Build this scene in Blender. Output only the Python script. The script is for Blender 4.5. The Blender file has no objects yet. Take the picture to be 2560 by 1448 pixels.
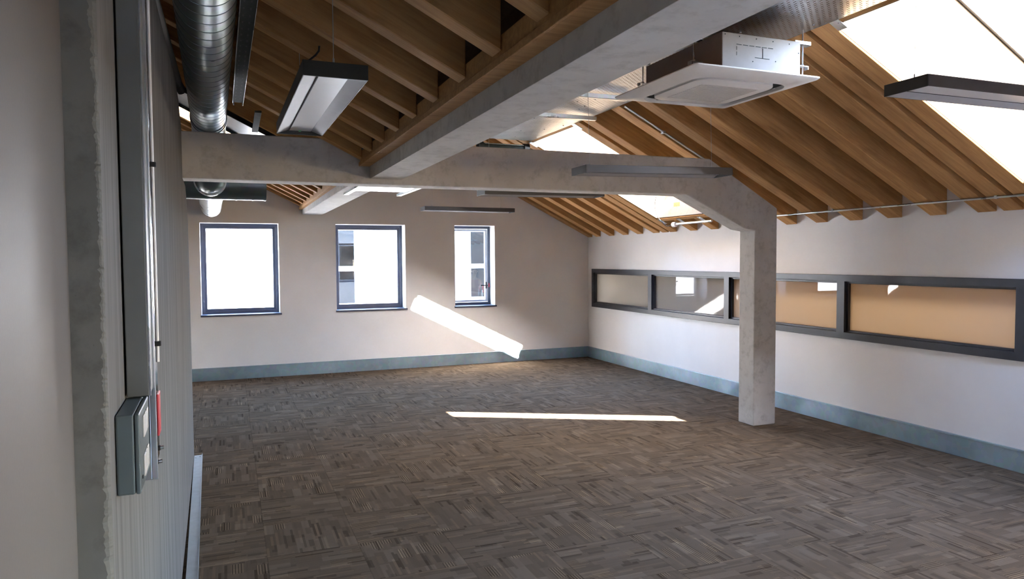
import bpy, bmesh, math, random
from mathutils import Vector, Matrix
from mathutils.geometry import tessellate_polygon

random.seed(7)
sc = bpy.context.scene
COL = sc.collection

# ------------------------------------------------------------------ camera
W_PX, H_PX, F_PX = 2560, 1448, 1772.55
YAW, PITCH, ROLL = 0.37881641, -0.04383154, -0.00635002
CAM_Z = 1.6
cam_d = bpy.data.cameras.new('camera')
cam = bpy.data.objects.new('camera', cam_d)
COL.objects.link(cam)
cam_d.sensor_fit = 'HORIZONTAL'
cam_d.sensor_width = 36.0
cam_d.lens = 36.0 * F_PX / W_PX
cam_d.clip_start = 0.02
_f = Vector((math.sin(YAW) * math.cos(PITCH), math.cos(YAW) * math.cos(PITCH), math.sin(PITCH)))
_r = Vector((math.cos(YAW), -math.sin(YAW), 0))
_u = _r.cross(_f)
_c, _s = math.cos(ROLL), math.sin(ROLL)
R_, U_ = _c * _r + _s * _u, -_s * _r + _c * _u
cam.matrix_world = Matrix(((R_.x, U_.x, -_f.x, 0), (R_.y, U_.y, -_f.y, 0), (R_.z, U_.z, -_f.z, CAM_Z), (0, 0, 0, 1)))
sc.camera = cam

# ------------------------------------------------------------------ world, sun, exposure
SUN_DIR = Vector((-0.45, 1.313, -1.0)).normalized()      # the way the light travels
SKY_STRENGTH = 0.75
SUN_ENERGY = 14.0
sc.view_settings.view_transform = 'Standard'
sc.view_settings.look = 'None'
sc.view_settings.gamma = 1.0
sc.view_settings.use_curve_mapping = False
sc.view_settings.exposure = 4.02

world = bpy.data.worlds.new('sky')
sc.world = world
world.use_nodes = True
wn = world.node_tree.nodes
wl_ = world.node_tree.links
wn.clear()
w_out = wn.new('ShaderNodeOutputWorld')
w_bg = wn.new('ShaderNodeBackground')
w_sky = wn.new('ShaderNodeTexSky')
w_sky.sky_type = 'NISHITA'
w_sky.sun_disc = False
w_sky.sun_elevation = math.asin(-SUN_DIR.z)
w_sky.sun_rotation = math.atan2(-SUN_DIR.x, -SUN_DIR.y)
w_sky.air_density = 1.0
w_sky.dust_density = 1.0
w_bg.inputs['Strength'].default_value = SKY_STRENGTH
wl_.new(w_sky.outputs[0], w_bg.inputs['Color'])
wl_.new(w_bg.outputs[0], w_out.inputs['Surface'])

sun_d = bpy.data.lights.new('sun', 'SUN')
sun_d.energy = SUN_ENERGY
sun_d.angle = math.radians(0.53)
sun_d.color = (1.0, 0.98, 0.96)
sun = bpy.data.objects.new('sun', sun_d)
COL.objects.link(sun)
sun.rotation_euler = SUN_DIR.to_track_quat('-Z', 'Y').to_euler()
sun.location = (6, -8, 9)

sc.cycles.max_bounces = 10
sc.cycles.diffuse_bounces = 7
sc.cycles.glossy_bounces = 4
sc.cycles.transmission_bounces = 6
sc.cycles.transparent_max_bounces = 12
sc.cycles.sample_clamp_indirect = 8.0
sc.cycles.caustics_reflective = False
sc.cycles.caustics_refractive = False

# ------------------------------------------------------------------ node helpers
def new_mat(name):
    m = bpy.data.materials.new(name)
    m.use_nodes = True
    return m, m.node_tree.nodes, m.node_tree.links, m.node_tree.nodes['Principled BSDF']

def nd(nodes, kind, **kw):
    n = nodes.new(kind)
    for k, v in kw.items():
        if k in n.inputs:
            n.inputs[k].default_value = v
        else:
            setattr(n, k, v)
    return n

def mathn(nodes, links, op, a, b=None, c=None):
    n = nodes.new('ShaderNodeMath')
    n.operation = op
    for i, v in enumerate((a, b, c)):
        if v is None:
            continue
        if isinstance(v, (int, float)):
            n.inputs[i].default_value = v
        else:
            links.new(v, n.inputs[i])
    return n.outputs[0]

def mixc(nodes, links, fac, a, b, blend='MIX'):
    n = nodes.new('ShaderNodeMix')
    n.data_type = 'RGBA'
    n.blend_type = blend
    for s, v in ((n.inputs[0], fac), (n.inputs[6], a), (n.inputs[7], b)):
        if isinstance(v, (int, float)):
            s.default_value = v
        elif isinstance(v, tuple):
            s.default_value = v if len(v) == 4 else (*v, 1)
        else:
            links.new(v, s)
    return n.outputs[2]

def ramp(nodes, links, fac, stops):
    n = nodes.new('ShaderNodeValToRGB')
    el = n.color_ramp.elements
    while len(el) < len(stops):
        el.new(0.5)
    for e, (p, c) in zip(el, stops):
        e.position = p
        e.color = (*c, 1) if len(c) == 3 else c
    links.new(fac, n.inputs[0])
    return n.outputs[0]

def obj_coords(nodes, links, scale=(1, 1, 1), kind='Object'):
    tc = nodes.new('ShaderNodeTexCoord')
    mp = nodes.new('ShaderNodeMapping')
    mp.inputs['Scale'].default_value = scale
    links.new(tc.outputs[kind], mp.inputs[0])
    return mp.outputs[0]

def noise(nodes, links, vec, scale=5, detail=4, rough=0.55, out='Fac', dist=0.0):
    n = nodes.new('ShaderNodeTexNoise')
    n.inputs['Scale'].default_value = scale
    n.inputs['Detail'].default_value = detail
    n.inputs['Roughness'].default_value = rough
    n.inputs['Distortion'].default_value = dist
    links.new(vec, n.inputs['Vector'])
    return n.outputs[out]

def bump(nodes, links, height, strength=0.2, dist=0.01, bsdf=None):
    n = nodes.new('ShaderNodeBump')
    n.inputs['Strength'].default_value = strength
    n.inputs['Distance'].default_value = dist
    links.new(height, n.inputs['Height'])
    if bsdf is not None:
        links.new(n.outputs[0], bsdf.inputs['Normal'])
    return n.outputs[0]

def plain(name, color, rough=0.5, metal=0.0, var=0.0, scale=20.0, spec=0.5):
    m, n, l, b = new_mat(name)
    b.inputs['Roughness'].default_value = rough
    b.inputs['Metallic'].default_value = metal
    b.inputs['Specular IOR Level'].default_value = spec
    v = obj_coords(n, l)
    nz = noise(n, l, v, scale, 3)
    lo = tuple(c * (1 - var) for c in color)
    hi = tuple(min(1, c * (1 + var)) for c in color)
    l.new(ramp(n, l, nz, [(0.3, lo), (0.7, hi)]), b.inputs['Base Color'])
    return m

# ------------------------------------------------------------------ materials
def mat_plaster(name='white_painted_plaster', c1=(0.755, 0.735, 0.72), c2=(0.80, 0.78, 0.765)):
    m, n, l, b = new_mat(name)
    v = obj_coords(n, l)
    nz = noise(n, l, v, 2.2, 4)
    l.new(ramp(n, l, nz, [(0.3, c1), (0.7, c2)]), b.inputs['Base Color'])
    b.inputs['Roughness'].default_value = 0.55
    fine = noise(n, l, v, 160, 2)
    bump(n, l, fine, 0.08, 0.002, b)
    return m

def mat_concrete(name, c1, c2, stain=0.5):
    m, n, l, b = new_mat(name)
    v = obj_coords(n, l)
    big = noise(n, l, v, 2.5, 6, 0.6)
    mid = noise(n, l, v, 14, 5, 0.65)
    base = ramp(n, l, big, [(0.32, c1), (0.68, c2)])
    sp = ramp(n, l, mid, [(0.30, (0.55, 0.55, 0.53)), (0.5, (1, 1, 1))])
    col = mixc(n, l, stain, base, sp, 'MULTIPLY')
    vo = nd(n, 'ShaderNodeTexVoronoi', Scale=38.0)
    l.new(v, vo.inputs['Vector'])
    pit = ramp(n, l, vo.outputs['Distance'], [(0.02, (0.35, 0.34, 0.32)), (0.07, (1, 1, 1))])
    col = mixc(n, l, 0.35, col, pit, 'MULTIPLY')
    l.new(col, b.inputs['Base Color'])
    b.inputs['Roughness'].default_value = 0.8
    h = mixc(n, l, 0.5, mid, pit)
    bump(n, l, h, 0.25, 0.006, b)
    return m

def mat_streaked():
    m, n, l, b = new_mat('grey_streaked_board_marked_concrete')
    v = obj_coords(n, l, (1, 9, 0.35))
    s = noise(n, l, v, 3.0, 5, 0.6)
    v2 = obj_coords(n, l, (1, 40, 0.5))
    s2 = noise(n, l, v2, 3.0, 3, 0.6)
    c = ramp(n, l, s, [(0.3, (0.15, 0.147, 0.141)), (0.7, (0.235, 0.23, 0.22))])
    c2 = ramp(n, l, s2, [(0.33, (0.72, 0.72, 0.7)), (0.55, (1, 1, 1))])
    l.new(mixc(n, l, 0.7, c, c2, 'MULTIPLY'), b.inputs['Base Color'])
    l.new(ramp(n, l, s2, [(0.3, (0.8,) * 3), (0.7, (0.95,) * 3)]), b.inputs['Roughness'])
    b.inputs['Specular IOR Level'].default_value = 0.0
    bump(n, l, s2, 0.15, 0.004, b)
    return m

def mat_wood(name, dark, light, rough=0.72):
    m, n, l, b = new_mat(name)
    oi = n.new('ShaderNodeObjectInfo')
    tc = n.new('ShaderNodeTexCoord')
    add = n.new('ShaderNodeVectorMath'); add.operation = 'ADD'
    sc_ = n.new('ShaderNodeVectorMath'); sc_.operation = 'SCALE'
    l.new(oi.outputs['Random'], sc_.inputs['Scale'])
    sc_.inputs[0].default_value = (17, 31, 23)
    l.new(tc.outputs['Object'], add.inputs[0]); l.new(sc_.outputs[0], add.inputs[1])
    mp = n.new('ShaderNodeMapping'); mp.inputs['Scale'].default_value = (1.1, 16, 16)
    l.new(add.outputs[0], mp.inputs[0])
    g = noise(n, l, mp.outputs[0], 2.2, 6, 0.62, dist=0.7)
    mp2 = n.new('ShaderNodeMapping'); mp2.inputs['Scale'].default_value = (2.2, 7, 7)
    l.new(add.outputs[0], mp2.inputs[0])
    k = noise(n, l, mp2.outputs[0], 1.3, 3, 0.5)
    col = ramp(n, l, g, [(0.28, dark), (0.72, light)])
    kn = ramp(n, l, k, [(0.24, (0.5, 0.36, 0.26)), (0.42, (1, 1, 1))])
    col = mixc(n, l, 0.55, col, kn, 'MULTIPLY')
    tint = ramp(n, l, oi.outputs['Random'], [(0.0, (0.82, 0.78, 0.74)), (1.0, (1.08, 1.05, 1.0))])
    col = mixc(n, l, 1.0, col, tint, 'MULTIPLY')
    l.new(col, b.inputs['Base Color'])
    b.inputs['Roughness'].default_value = rough
    b.inputs['Specular IOR Level'].default_value = 0.25
    bump(n, l, g, 0.2, 0.003, b)
    return m

def mat_galv(name, c1=(0.46, 0.50, 0.53), c2=(0.66, 0.70, 0.72), rough=(0.24, 0.42), metal=1.0, scale=16):
    m, n, l, b = new_mat(name)
    v = obj_coords(n, l)
    vo = nd(n, 'ShaderNodeTexVoronoi', Scale=scale * 2.0)
    l.new(v, vo.inputs['Vector'])
    nz = noise(n, l, v, scale * 0.3, 3)
    c = ramp(n, l, nz, [(0.3, c1), (0.7, c2)])
    c = mixc(n, l, 0.12, c, vo.outputs['Color'], 'SOFT_LIGHT')
    l.new(c, b.inputs['Base Color'])
    b.inputs['Metallic'].default_value = metal
    l.new(ramp(n, l, nz, [(0.3, (rough[0],) * 3), (0.7, (rough[1],) * 3)]), b.inputs['Roughness'])
    return m

def mat_perforated(name, along='Y', rough=(0.2, 0.34)):
    """galvanised sheet with real slotted holes in rows (transparent where punched)"""
    m, n, l, b = new_mat(name)
    tc = n.new('ShaderNodeTexCoord')
    sep = n.new('ShaderNodeSeparateXYZ')
    l.new(tc.outputs['Object'], sep.inputs[0])
    u, v = (sep.outputs[1], sep.outputs[0]) if along == 'Y' else (sep.outputs[0], sep.outputs[1])
    row = mathn(n, l, 'DIVIDE', v, 0.024)
    ri = mathn(n, l, 'FLOOR', row)
    rf = mathn(n, l, 'FRACT', row)
    odd = mathn(n, l, 'MODULO', mathn(n, l, 'ABSOLUTE', ri), 2.0)
    uu = mathn(n, l, 'ADD', mathn(n, l, 'DIVIDE', u, 0.042), mathn(n, l, 'MULTIPLY', odd, 0.5))
    uf = mathn(n, l, 'FRACT', uu)
    a = mathn(n, l, 'LESS_THAN', mathn(n, l, 'ABSOLUTE', mathn(n, l, 'SUBTRACT', uf, 0.5)), 0.27)
    c = mathn(n, l, 'LESS_THAN', mathn(n, l, 'ABSOLUTE', mathn(n, l, 'SUBTRACT', rf, 0.5)), 0.14)
    hole = mathn(n, l, 'MULTIPLY', a, c)
    vec = obj_coords(n, l)
    nz = noise(n, l, vec, 3.0, 3)
    l.new(ramp(n, l, nz, [(0.3, (0.44, 0.47, 0.49)), (0.7, (0.66, 0.69, 0.71))]), b.inputs['Base Color'])
    b.inputs['Metallic'].default_value = 1.0
    b.inputs['Roughness'].default_value = 0.33
    tr = n.new('ShaderNodeBsdfTransparent')
    mx = n.new('ShaderNodeMixShader')
    l.new(hole, mx.inputs[0]); l.new(b.outputs[0], mx.inputs[1]); l.new(tr.outputs[0], mx.inputs[2])
    l.new(mx.outputs[0], n['Material Output'].inputs['Surface'])
    return m

def schlick(n, l):
    lw = nd(n, 'ShaderNodeLayerWeight', Blend=0.5)
    return mathn(n, l, 'MULTIPLY_ADD', mathn(n, l, 'POWER', lw.outputs['Facing'], 5.0), 0.95, 0.045)

def mat_glass(name, tint=(1, 1, 1), refl=1.0):
    m, n, l, b = new_mat(name)
    n.remove(b)
    tr = nd(n, 'ShaderNodeBsdfTransparent', Color=(*tint, 1))
    gl = nd(n, 'ShaderNodeBsdfGlossy', Roughness=0.01)
    mx = n.new('ShaderNodeMixShader')
    l.new(mathn(n, l, 'MULTIPLY', schlick(n, l), refl), mx.inputs[0])
    l.new(tr.outputs[0], mx.inputs[1]); l.new(gl.outputs[0], mx.inputs[2])
    l.new(mx.outputs[0], n['Material Output'].inputs['Surface'])
    return m

def mat_frosted(name):
    """clear-faced glass with a beige translucent film on its back"""
    m, n, l, b = new_mat(name)
    n.remove(b)
    di = nd(n, 'ShaderNodeBsdfDiffuse', Color=(0.34, 0.325, 0.30, 1))
    tl = nd(n, 'ShaderNodeBsdfTranslucent', Color=(0.55, 0.50, 0.43, 1))
    ad = n.new('ShaderNodeMixShader'); ad.inputs[0].default_value = 0.5
    l.new(di.outputs[0], ad.inputs[1]); l.new(tl.outputs[0], ad.inputs[2])
    gl = nd(n, 'ShaderNodeBsdfGlossy', Roughness=0.012)
    mx = n.new('ShaderNodeMixShader')
    l.new(schlick(n, l), mx.inputs[0]); l.new(ad.outputs[0], mx.inputs[1]); l.new(gl.outputs[0], mx.inputs[2])
    l.new(mx.outputs[0], n['Material Output'].inputs['Surface'])
    return m

def mat_carpet():
    m, n, l, b = new_mat('brown_grey_streaked_carpet_tile')
    T = 0.485
    tc = n.new('ShaderNodeTexCoord')
    sep = n.new('ShaderNodeSeparateXYZ')
    l.new(tc.outputs['Object'], sep.inputs[0])
    M = lambda op, a, b_=None, c_=None: mathn(n, l, op, a, b_, c_)
    tx = M('DIVIDE', M('SUBTRACT', sep.outputs[0], 0.64 - 20 * T), T)
    ty = M('DIVIDE', M('SUBTRACT', sep.outputs[1], 3.97 - 20 * T), T)
    ix, iy = M('FLOOR', tx), M('FLOOR', ty)
    fx, fy = M('FRACT', tx), M('FRACT', ty)
    par = M('MODULO', M('ADD', ix, iy), 2.0)
    inv = M('SUBTRACT', 1.0, par)
    # u runs along the tufted lines, v across them
    u = M('ADD', M('MULTIPLY', fx, inv), M('MULTIPLY', fy, par))
    v = M('ADD', M('MULTIPLY', fy, inv), M('MULTIPLY', fx, par))
    tid = M('ADD', M('MULTIPLY', ix, 7.13), M('MULTIPLY', iy, 3.71))
    def block(nu, nv, seed):
        r = M('FLOOR', M('MULTIPLY', v, nv))
        wv = n.new('ShaderNodeTexWhiteNoise'); wv.noise_dimensions = '3D'
        cb = n.new('ShaderNodeCombineXYZ')
        l.new(r, cb.inputs[0]); l.new(tid, cb.inputs[1]); cb.inputs[2].default_value = seed
        l.new(cb.outputs[0], wv.inputs['Vector'])
        q = M('FLOOR', M('ADD', M('MULTIPLY', u, nu), M('MULTIPLY', wv.outputs['Value'], 5.0)))
        w2 = n.new('ShaderNodeTexWhiteNoise'); w2.noise_dimensions = '3D'
        cb2 = n.new('ShaderNodeCombineXYZ')
        l.new(r, cb2.inputs[0]); l.new(q, cb2.inputs[1]); l.new(M('ADD', tid, seed), cb2.inputs[2])
        l.new(cb2.outputs[0], w2.inputs['Vector'])
        return w2.outputs['Value']
    b1 = block(3.0, 9.0, 1.7)
    b2 = block(2.4, 34.0, 5.3)
    b3 = block(5.0, 17.0, 9.1)
    c = ramp(n, l, b1, [(0.0, (0.102, 0.076, 0.053)), (0.75, (0.124, 0.094, 0.067)), (1.0, (0.145, 0.113, 0.082))])
    k = ramp(n, l, b2, [(0.0, (0.50, 0.47, 0.44)), (0.10, (0.92, 0.92, 0.92)), (0.88, (1, 1, 1)), (0.97, (1.32, 1.28, 1.2))])
    c = mixc(n, l, 0.85, c, k, 'MULTIPLY')
    k3 = ramp(n, l, b3, [(0.0, (0.62, 0.60, 0.58)), (0.08, (1, 1, 1)), (0.93, (1, 1, 1)), (1.0, (1.2, 1.18, 1.12))])
    c = mixc(n, l, 0.8, c, k3, 'MULTIPLY')
    rib = M('SINE', M('MULTIPLY', v, 2 * math.pi * 68))
    ribc = ramp(n, l, M('MULTIPLY_ADD', rib, 0.5, 0.5), [(0.0, (0.72, 0.72, 0.72)), (0.6, (1.08, 1.08, 1.08))])
    c = mixc(n, l, 0.55, c, ribc, 'MULTIPLY')
    b4 = block(4.0, 8.0, 13.7)
    pin = M('MULTIPLY_ADD', M('SINE', M('MULTIPLY', v, 2 * math.pi * 34)), 0.5, 0.5)
    pinc = ramp(n, l, pin, [(0.0, (0.55, 0.53, 0.50)), (0.45, (0.95, 0.94, 0.92)), (0.8, (1.65, 1.6, 1.48))])
    c = mixc(n, l, M('MULTIPLY', M('GREATER_THAN', b4, 0.87), 0.8), c, mixc(n, l, 1.0, c, pinc, 'MULTIPLY'))
    e = M('MINIMUM', M('MINIMUM', fx, M('SUBTRACT', 1.0, fx)), M('MINIMUM', fy, M('SUBTRACT', 1.0, fy)))
    seam = ramp(n, l, e, [(0.0, (0.62, 0.6, 0.58)), (0.008, (1, 1, 1))])
    c = mixc(n, l, 0.7, c, seam, 'MULTIPLY')
    vec = obj_coords(n, l)
    grain = noise(n, l, vec, 320, 2)
    c = mixc(n, l, 0.35, c, ramp(n, l, grain, [(0.3, (0.7, 0.7, 0.7)), (0.7, (1.2, 1.2, 1.2))]), 'MULTIPLY')
    l.new(c, b.inputs['Base Color'])
    b.inputs['Roughness'].default_value = 0.85
    b.inputs['Specular IOR Level'].default_value = 0.0
    bump(n, l, mixc(n, l, 0.5, grain, ribc), 0.35, 0.004, b)
    return m

def mat_cladding():
    m, n, l, b = new_mat('white_board_cladding')
    v = obj_coords(n, l)
    sep = n.new('ShaderNodeSeparateXYZ'); l.new(v, sep.inputs[0])
    fx = mathn(n, l, 'FRACT', mathn(n, l, 'DIVIDE', sep.outputs[0], 0.11))
    c = ramp(n, l, fx, [(0.0, (0.12, 0.125, 0.14)), (0.10, (0.36, 0.365, 0.375)), (1.0, (0.38, 0.385, 0.395))])
    l.new(c, b.inputs['Base Color'])
    b.inputs['Roughness'].default_value = 0.7
    return m

MT = {}
MT['plaster'] = mat_plaster()
MT['plaster_dimmed'] = mat_plaster('white_plaster_dimmed_for_light', (0.158, 0.141, 0.131), (0.175, 0.157, 0.147))  # same white plaster, darkened in colour to offset the strong light on it
MT['concrete'] = mat_concrete('cast_concrete', (0.47, 0.455, 0.43), (0.59, 0.575, 0.545))
MT['rough_concrete'] = mat_concrete('rough_dark_concrete', (0.13, 0.13, 0.115), (0.20, 0.198, 0.178), 0.7)
MT['streaked'] = mat_streaked()
MT['wood'] = mat_wood('sawn_softwood', (0.39, 0.205, 0.078), (0.62, 0.365, 0.155))
MT['wood_dark'] = mat_wood('brown_roof_board', (0.06, 0.034, 0.018), (0.10, 0.057, 0.030))
MT['ply'] = mat_wood('pale_plywood_lining', (0.17, 0.125, 0.083), (0.22, 0.165, 0.115), 0.6)
MT['carpet'] = mat_carpet()
MT['galv'] = mat_galv('galvanised_steel')
MT['galv_duct'] = mat_galv('galvanised_duct_sheet', (0.14, 0.17, 0.18), (0.22, 0.26, 0.27), (0.26, 0.38), scale=7)
MT['galv_seam'] = plain('lock_seam_steel', (0.16, 0.18, 0.19), 0.5, 1.0, 0.1)
MT['trim'] = plain('zinc_floor_trim', (0.13, 0.155, 0.165), 0.6, 0.1, 0.1)
MT['skirting'] = mat_galv('blue_grey_galvanised_trim', (0.25, 0.34, 0.40), (0.36, 0.46, 0.53), (0.34, 0.5), 0.75, 10)
MT['channel'] = mat_galv('smooth_zinc_channel', (0.50, 0.55, 0.58), (0.62, 0.67, 0.70), (0.10, 0.17), 1.0, 8)
MT['trunk'] = plain('grey_painted_steel', (0.17, 0.18, 0.175), 0.5, 0.3, 0.08, 6)
MT['box'] = plain('grey_enamelled_metal', (0.115, 0.145, 0.15), 0.34, 0.25, 0.08, 8)
MT['perf'] = mat_perforated('perforated_galvanised_sheet', 'Y')
MT['perf_x'] = mat_perforated('perforated_galvanised_tray', 'X')
MT['black'] = plain('matt_black', (0.012, 0.012, 0.013), 0.6, 0, 0.1)
MT['dark_steel'] = plain('dark_painted_steel', (0.030, 0.036, 0.037), 0.6, 0.0, 0.15, spec=0.08)
MT['frame'] = plain('dark_grey_window_frame', (0.030, 0.033, 0.042), 0.38, 0.0, 0.1, 10)
MT['frame_blue'] = plain('blue_grey_window_frame', (0.055, 0.066, 0.105), 0.38, 0.0, 0.1, 10)
MT['glass'] = mat_glass('clear_window_glass')
MT['dimmed_glass'] = mat_glass('dimming_neighbour_glass', (0.55, 0.60, 0.64), 0.8)  # tint put in to dim the room behind the neighbour's panes
MT['film'] = mat_frosted('beige_film_backed_glass')
MT['white'] = plain('white_plastic', (0.84, 0.82, 0.79), 0.42, 0, 0.02)
MT['ac_body'] = plain('pale_coated_steel', (0.24, 0.20, 0.195), 0.45, 0.0, 0.05)
MT['ac_grille'] = plain('grey_plastic_grille', (0.62, 0.60, 0.57), 0.5, 0, 0.03)
MT['lamp_body'] = plain('anthracite_lamp_housing', (0.042, 0.038, 0.038), 0.5, 0.1, 0.06)
MT['lamp_cap'] = plain('black_lamp_end_cap', (0.016, 0.018, 0.020), 0.45, 0.1, 0.06)
MT['lamp_wing'] = plain('silver_lamp_reflector', (0.33, 0.33, 0.35), 0.5, 0.0, 0.03, spec=0.1)
MT['diffuser'] = plain('opal_lamp_diffuser', (0.52, 0.52, 0.535), 0.35, 0, 0.01)
MT['red'] = plain('red_plastic', (0.50, 0.03, 0.045), 0.4, 0, 0.08)
MT['green'] = plain('green_indicator', (0.03, 0.45, 0.16), 0.3, 0, 0.05)
MT['switch'] = plain('white_switch_rocker', (0.62, 0.60, 0.58), 0.35, 0, 0.02)
MT['clad'] = mat_cladding()
MT['upvc'] = plain('white_window_frame', (0.40, 0.44, 0.50), 0.4, 0, 0.03)
MT['room'] = plain('dim_room_paint', (0.05, 0.07, 0.085), 0.8, 0, 0.1, 3)
MT['bounce_floor'] = plain('pale_bounce_floor', (0.62, 0.61, 0.60), 0.7, 0, 0.06, 5)  # for the floor added out of view to bounce sun up to the soffits
MT['cream'] = plain('cream_corridor_paint', (0.62, 0.50, 0.36), 0.7, 0, 0.03, 3)
MT['paving'] = plain('grey_paving', (0.30, 0.29, 0.28), 0.8, 0, 0.15, 4)
MT['skin'] = plain('skin', (0.36, 0.21, 0.15), 0.55, 0, 0.05)
MT['shirt'] = plain('salmon_pink_shirt', (0.34, 0.13, 0.10), 0.8, 0, 0.08)
MT['trousers'] = plain('dark_trousers', (0.03, 0.035, 0.05), 0.8, 0, 0.1)
MT['hair'] = plain('dark_hair', (0.02, 0.014, 0.01), 0.6, 0, 0.2)
MT['ribbon'] = plain('pale_blue_tag', (0.45, 0.60, 0.75), 0.5, 0, 0.05)

# ------------------------------------------------------------------ mesh helpers
class MB:
    def __init__(self):
        self.v, self.f, self.mi = [], [], []
    def add(self, verts, faces, mi=0):
        o = len(self.v)
        self.v += [tuple(p) for p in verts]
        self.f += [[i + o for i in f] for f in faces]
        self.mi += [mi] * len(faces)
        return self
    def box(self, x0, x1, y0, y1, z0, z1, mi=0):
        vs = [(x, y, z) for x in (x0, x1) for y in (y0, y1) for z in (z0, z1)]
        fs = [(0, 1, 3, 2), (4, 6, 7, 5), (0, 4, 5, 1), (2, 3, 7, 6), (0, 2, 6, 4), (1, 5, 7, 3)]
        return self.add(vs, fs, mi)
    def hexa(self, a, b, mi=0):
        """a, b: two quads (4 points each) facing each other"""
        return self.add(list(a) + list(b), [(0, 3, 2, 1), (4, 5, 6, 7), (0, 1, 5, 4), (1, 2, 6, 5), (2, 3, 7, 6), (3, 0, 4, 7)], mi)
    def prism(self, poly, to3, a, b, mi=0):
        """extrude a 2-D polygon: to3(u, v, w) gives the 3-D point"""
        n = len(poly)
        vs = [to3(u, v, a) for u, v in poly] + [to3(u, v, b) for u, v in poly]
        fs = [tuple(range(n))[::-1], tuple(range(n, 2 * n))] + [(i, (i + 1) % n, n + (i + 1) % n, n + i) for i in range(n)]
        return self.add(vs, fs, mi)
    def tube(self, pts, r, seg=12, mi=0, cap=True):
        pts = [Vector(p) for p in pts]
        rings = []
        up0 = Vector((0, 0, 1))
        rs = r if isinstance(r, (list, tuple)) else [r] * len(pts)
        for i, p in enumerate(pts):
            t = (pts[min(i + 1, len(pts) - 1)] - pts[max(i - 1, 0)]).normalized()
            up = up0 if abs(t.dot(up0)) < 0.95 else Vector((1, 0, 0))
            a = t.cross(up).normalized(); b = a.cross(t)
            rings.append([p + rs[i] * (math.cos(2 * math.pi * k / seg) * a + math.sin(2 * math.pi * k / seg) * b) for k in range(seg)])
        vs = [q for rg in rings for q in rg]
        fs = []
        for i in range(len(rings) - 1):
            for k in range(seg):
                k2 = (k + 1) % seg
                fs.append((i * seg + k, i * seg + k2, (i + 1) * seg + k2, (i + 1) * seg + k))
        if cap:
            fs.append(tuple(range(seg))[::-1]); fs.append(tuple(range((len(rings) - 1) * seg, len(rings) * seg)))
        return self.add(vs, fs, mi)
    def plate(self, outer, holes, to3, a, b, mi=0):
        """flat plate with holes, 2-D loops, extruded from a to b"""
        loops = [outer] + list(holes)
        flat = [p for lp in loops for p in lp]
        tris = tessellate_polygon([[Vector((p[0], p[1], 0)) for p in lp] for lp in loops])
        n = len(flat)
        vs = [to3(u, v, a) for u, v in flat] + [to3(u, v, b) for u, v in flat]
        fs = [tuple(t) for t in tris] + [tuple(i + n for i in t[::-1]) for t in tris]
        o = 0
        for lp in loops:
            m = len(lp)
            for i in range(m):
                j = (i + 1) % m
                fs.append((o + i, o + j, n + o + j, n + o + i))
            o += m
        return self.add(vs, fs, mi)
    def obj(self, name, mat, parent=None, smooth=False, bevel=0.0, origin=None, segs=2):
        me = bpy.data.meshes.new(name)
        o0 = Vector(origin) if origin else Vector((0, 0, 0))
        me.from_pydata([tuple(Vector(p) - o0) for p in self.v], [], self.f)
        mats = mat if isinstance(mat, (list, tuple)) else [mat]
        for m in mats:
            me.materials.append(m)
        for p, i in zip(me.polygons, self.mi):
            p.material_index = i
        bm = bmesh.new(); bm.from_mesh(me)
        bmesh.ops.remove_doubles(bm, verts=bm.verts, dist=1e-6)
        bmesh.ops.recalc_face_normals(bm, faces=bm.faces)
        bm.to_mesh(me); bm.free()
        if smooth:
            for p in me.polygons:
                p.use_smooth = True
            try:
                me.set_sharp_from_angle(angle=math.radians(38))
            except Exception:
                pass
        o = bpy.data.objects.new(name, me)
        o.location = o0
        COL.objects.link(o)
        if bevel:
            md = o.modifiers.new('bevel', 'BEVEL')
            md.width = bevel; md.segments = segs; md.limit_method = 'ANGLE'; md.angle_limit = math.radians(40)
        if parent:
            o.parent = parent
        return o

def rel(p, root):
    """points of a part given in world space, moved to its root's space (roots are unrotated)"""
    return p

def thing(name, loc, label, cat, group=None):
    o = bpy.data.objects.new(name, None)
    o.empty_display_size = 0.1
    o.location = loc
    COL.objects.link(o)
    o['label'] = label; o['category'] = cat
    if group:
        o['group'] = group
    return o

def tag(o, label, cat, group=None):
    o['label'] = label; o['category'] = cat
    if group:
        o['group'] = group
    return o

def struct(o, label=None):
    o['kind'] = 'structure'
    if label:
        o['label'] = label
    return o

def part(mb, name, mat, root, label=None, **kw):
    """build a part from world-space geometry under an unrotated root"""
    o = mb.obj(name, mat, None, **kw)
    o.location = o.location - root.matrix_local.translation
    o.parent = root
    if label:
        o['label'] = label
    return o

def subpart(mb, name, mat, par, root, label=None, **kw):
    """part of a part: par sits under root, geometry in world space"""
    o = mb.obj(name, mat, None, **kw)
    o.location = o.location - root.location - par.location
    o.parent = par
    if label:
        o['label'] = label
    return o

XZ = lambda u, v, w: (u, w, v)          # polygon in the x-z plane, extruded along y
YZ = lambda u, v, w: (w, u, v)          # polygon in the y-z plane, extruded along x
XY = lambda u, v, w: (u, v, w)
ORD = ['first', 'second', 'third', 'fourth', 'fifth', 'sixth', 'seventh', 'eighth', 'ninth', 'tenth', 'eleventh',
       'twelfth', 'thirteenth', 'fourteenth', 'fifteenth', 'sixteenth', 'seventeenth', 'eighteenth', 'nineteenth', 'twentieth']

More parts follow.
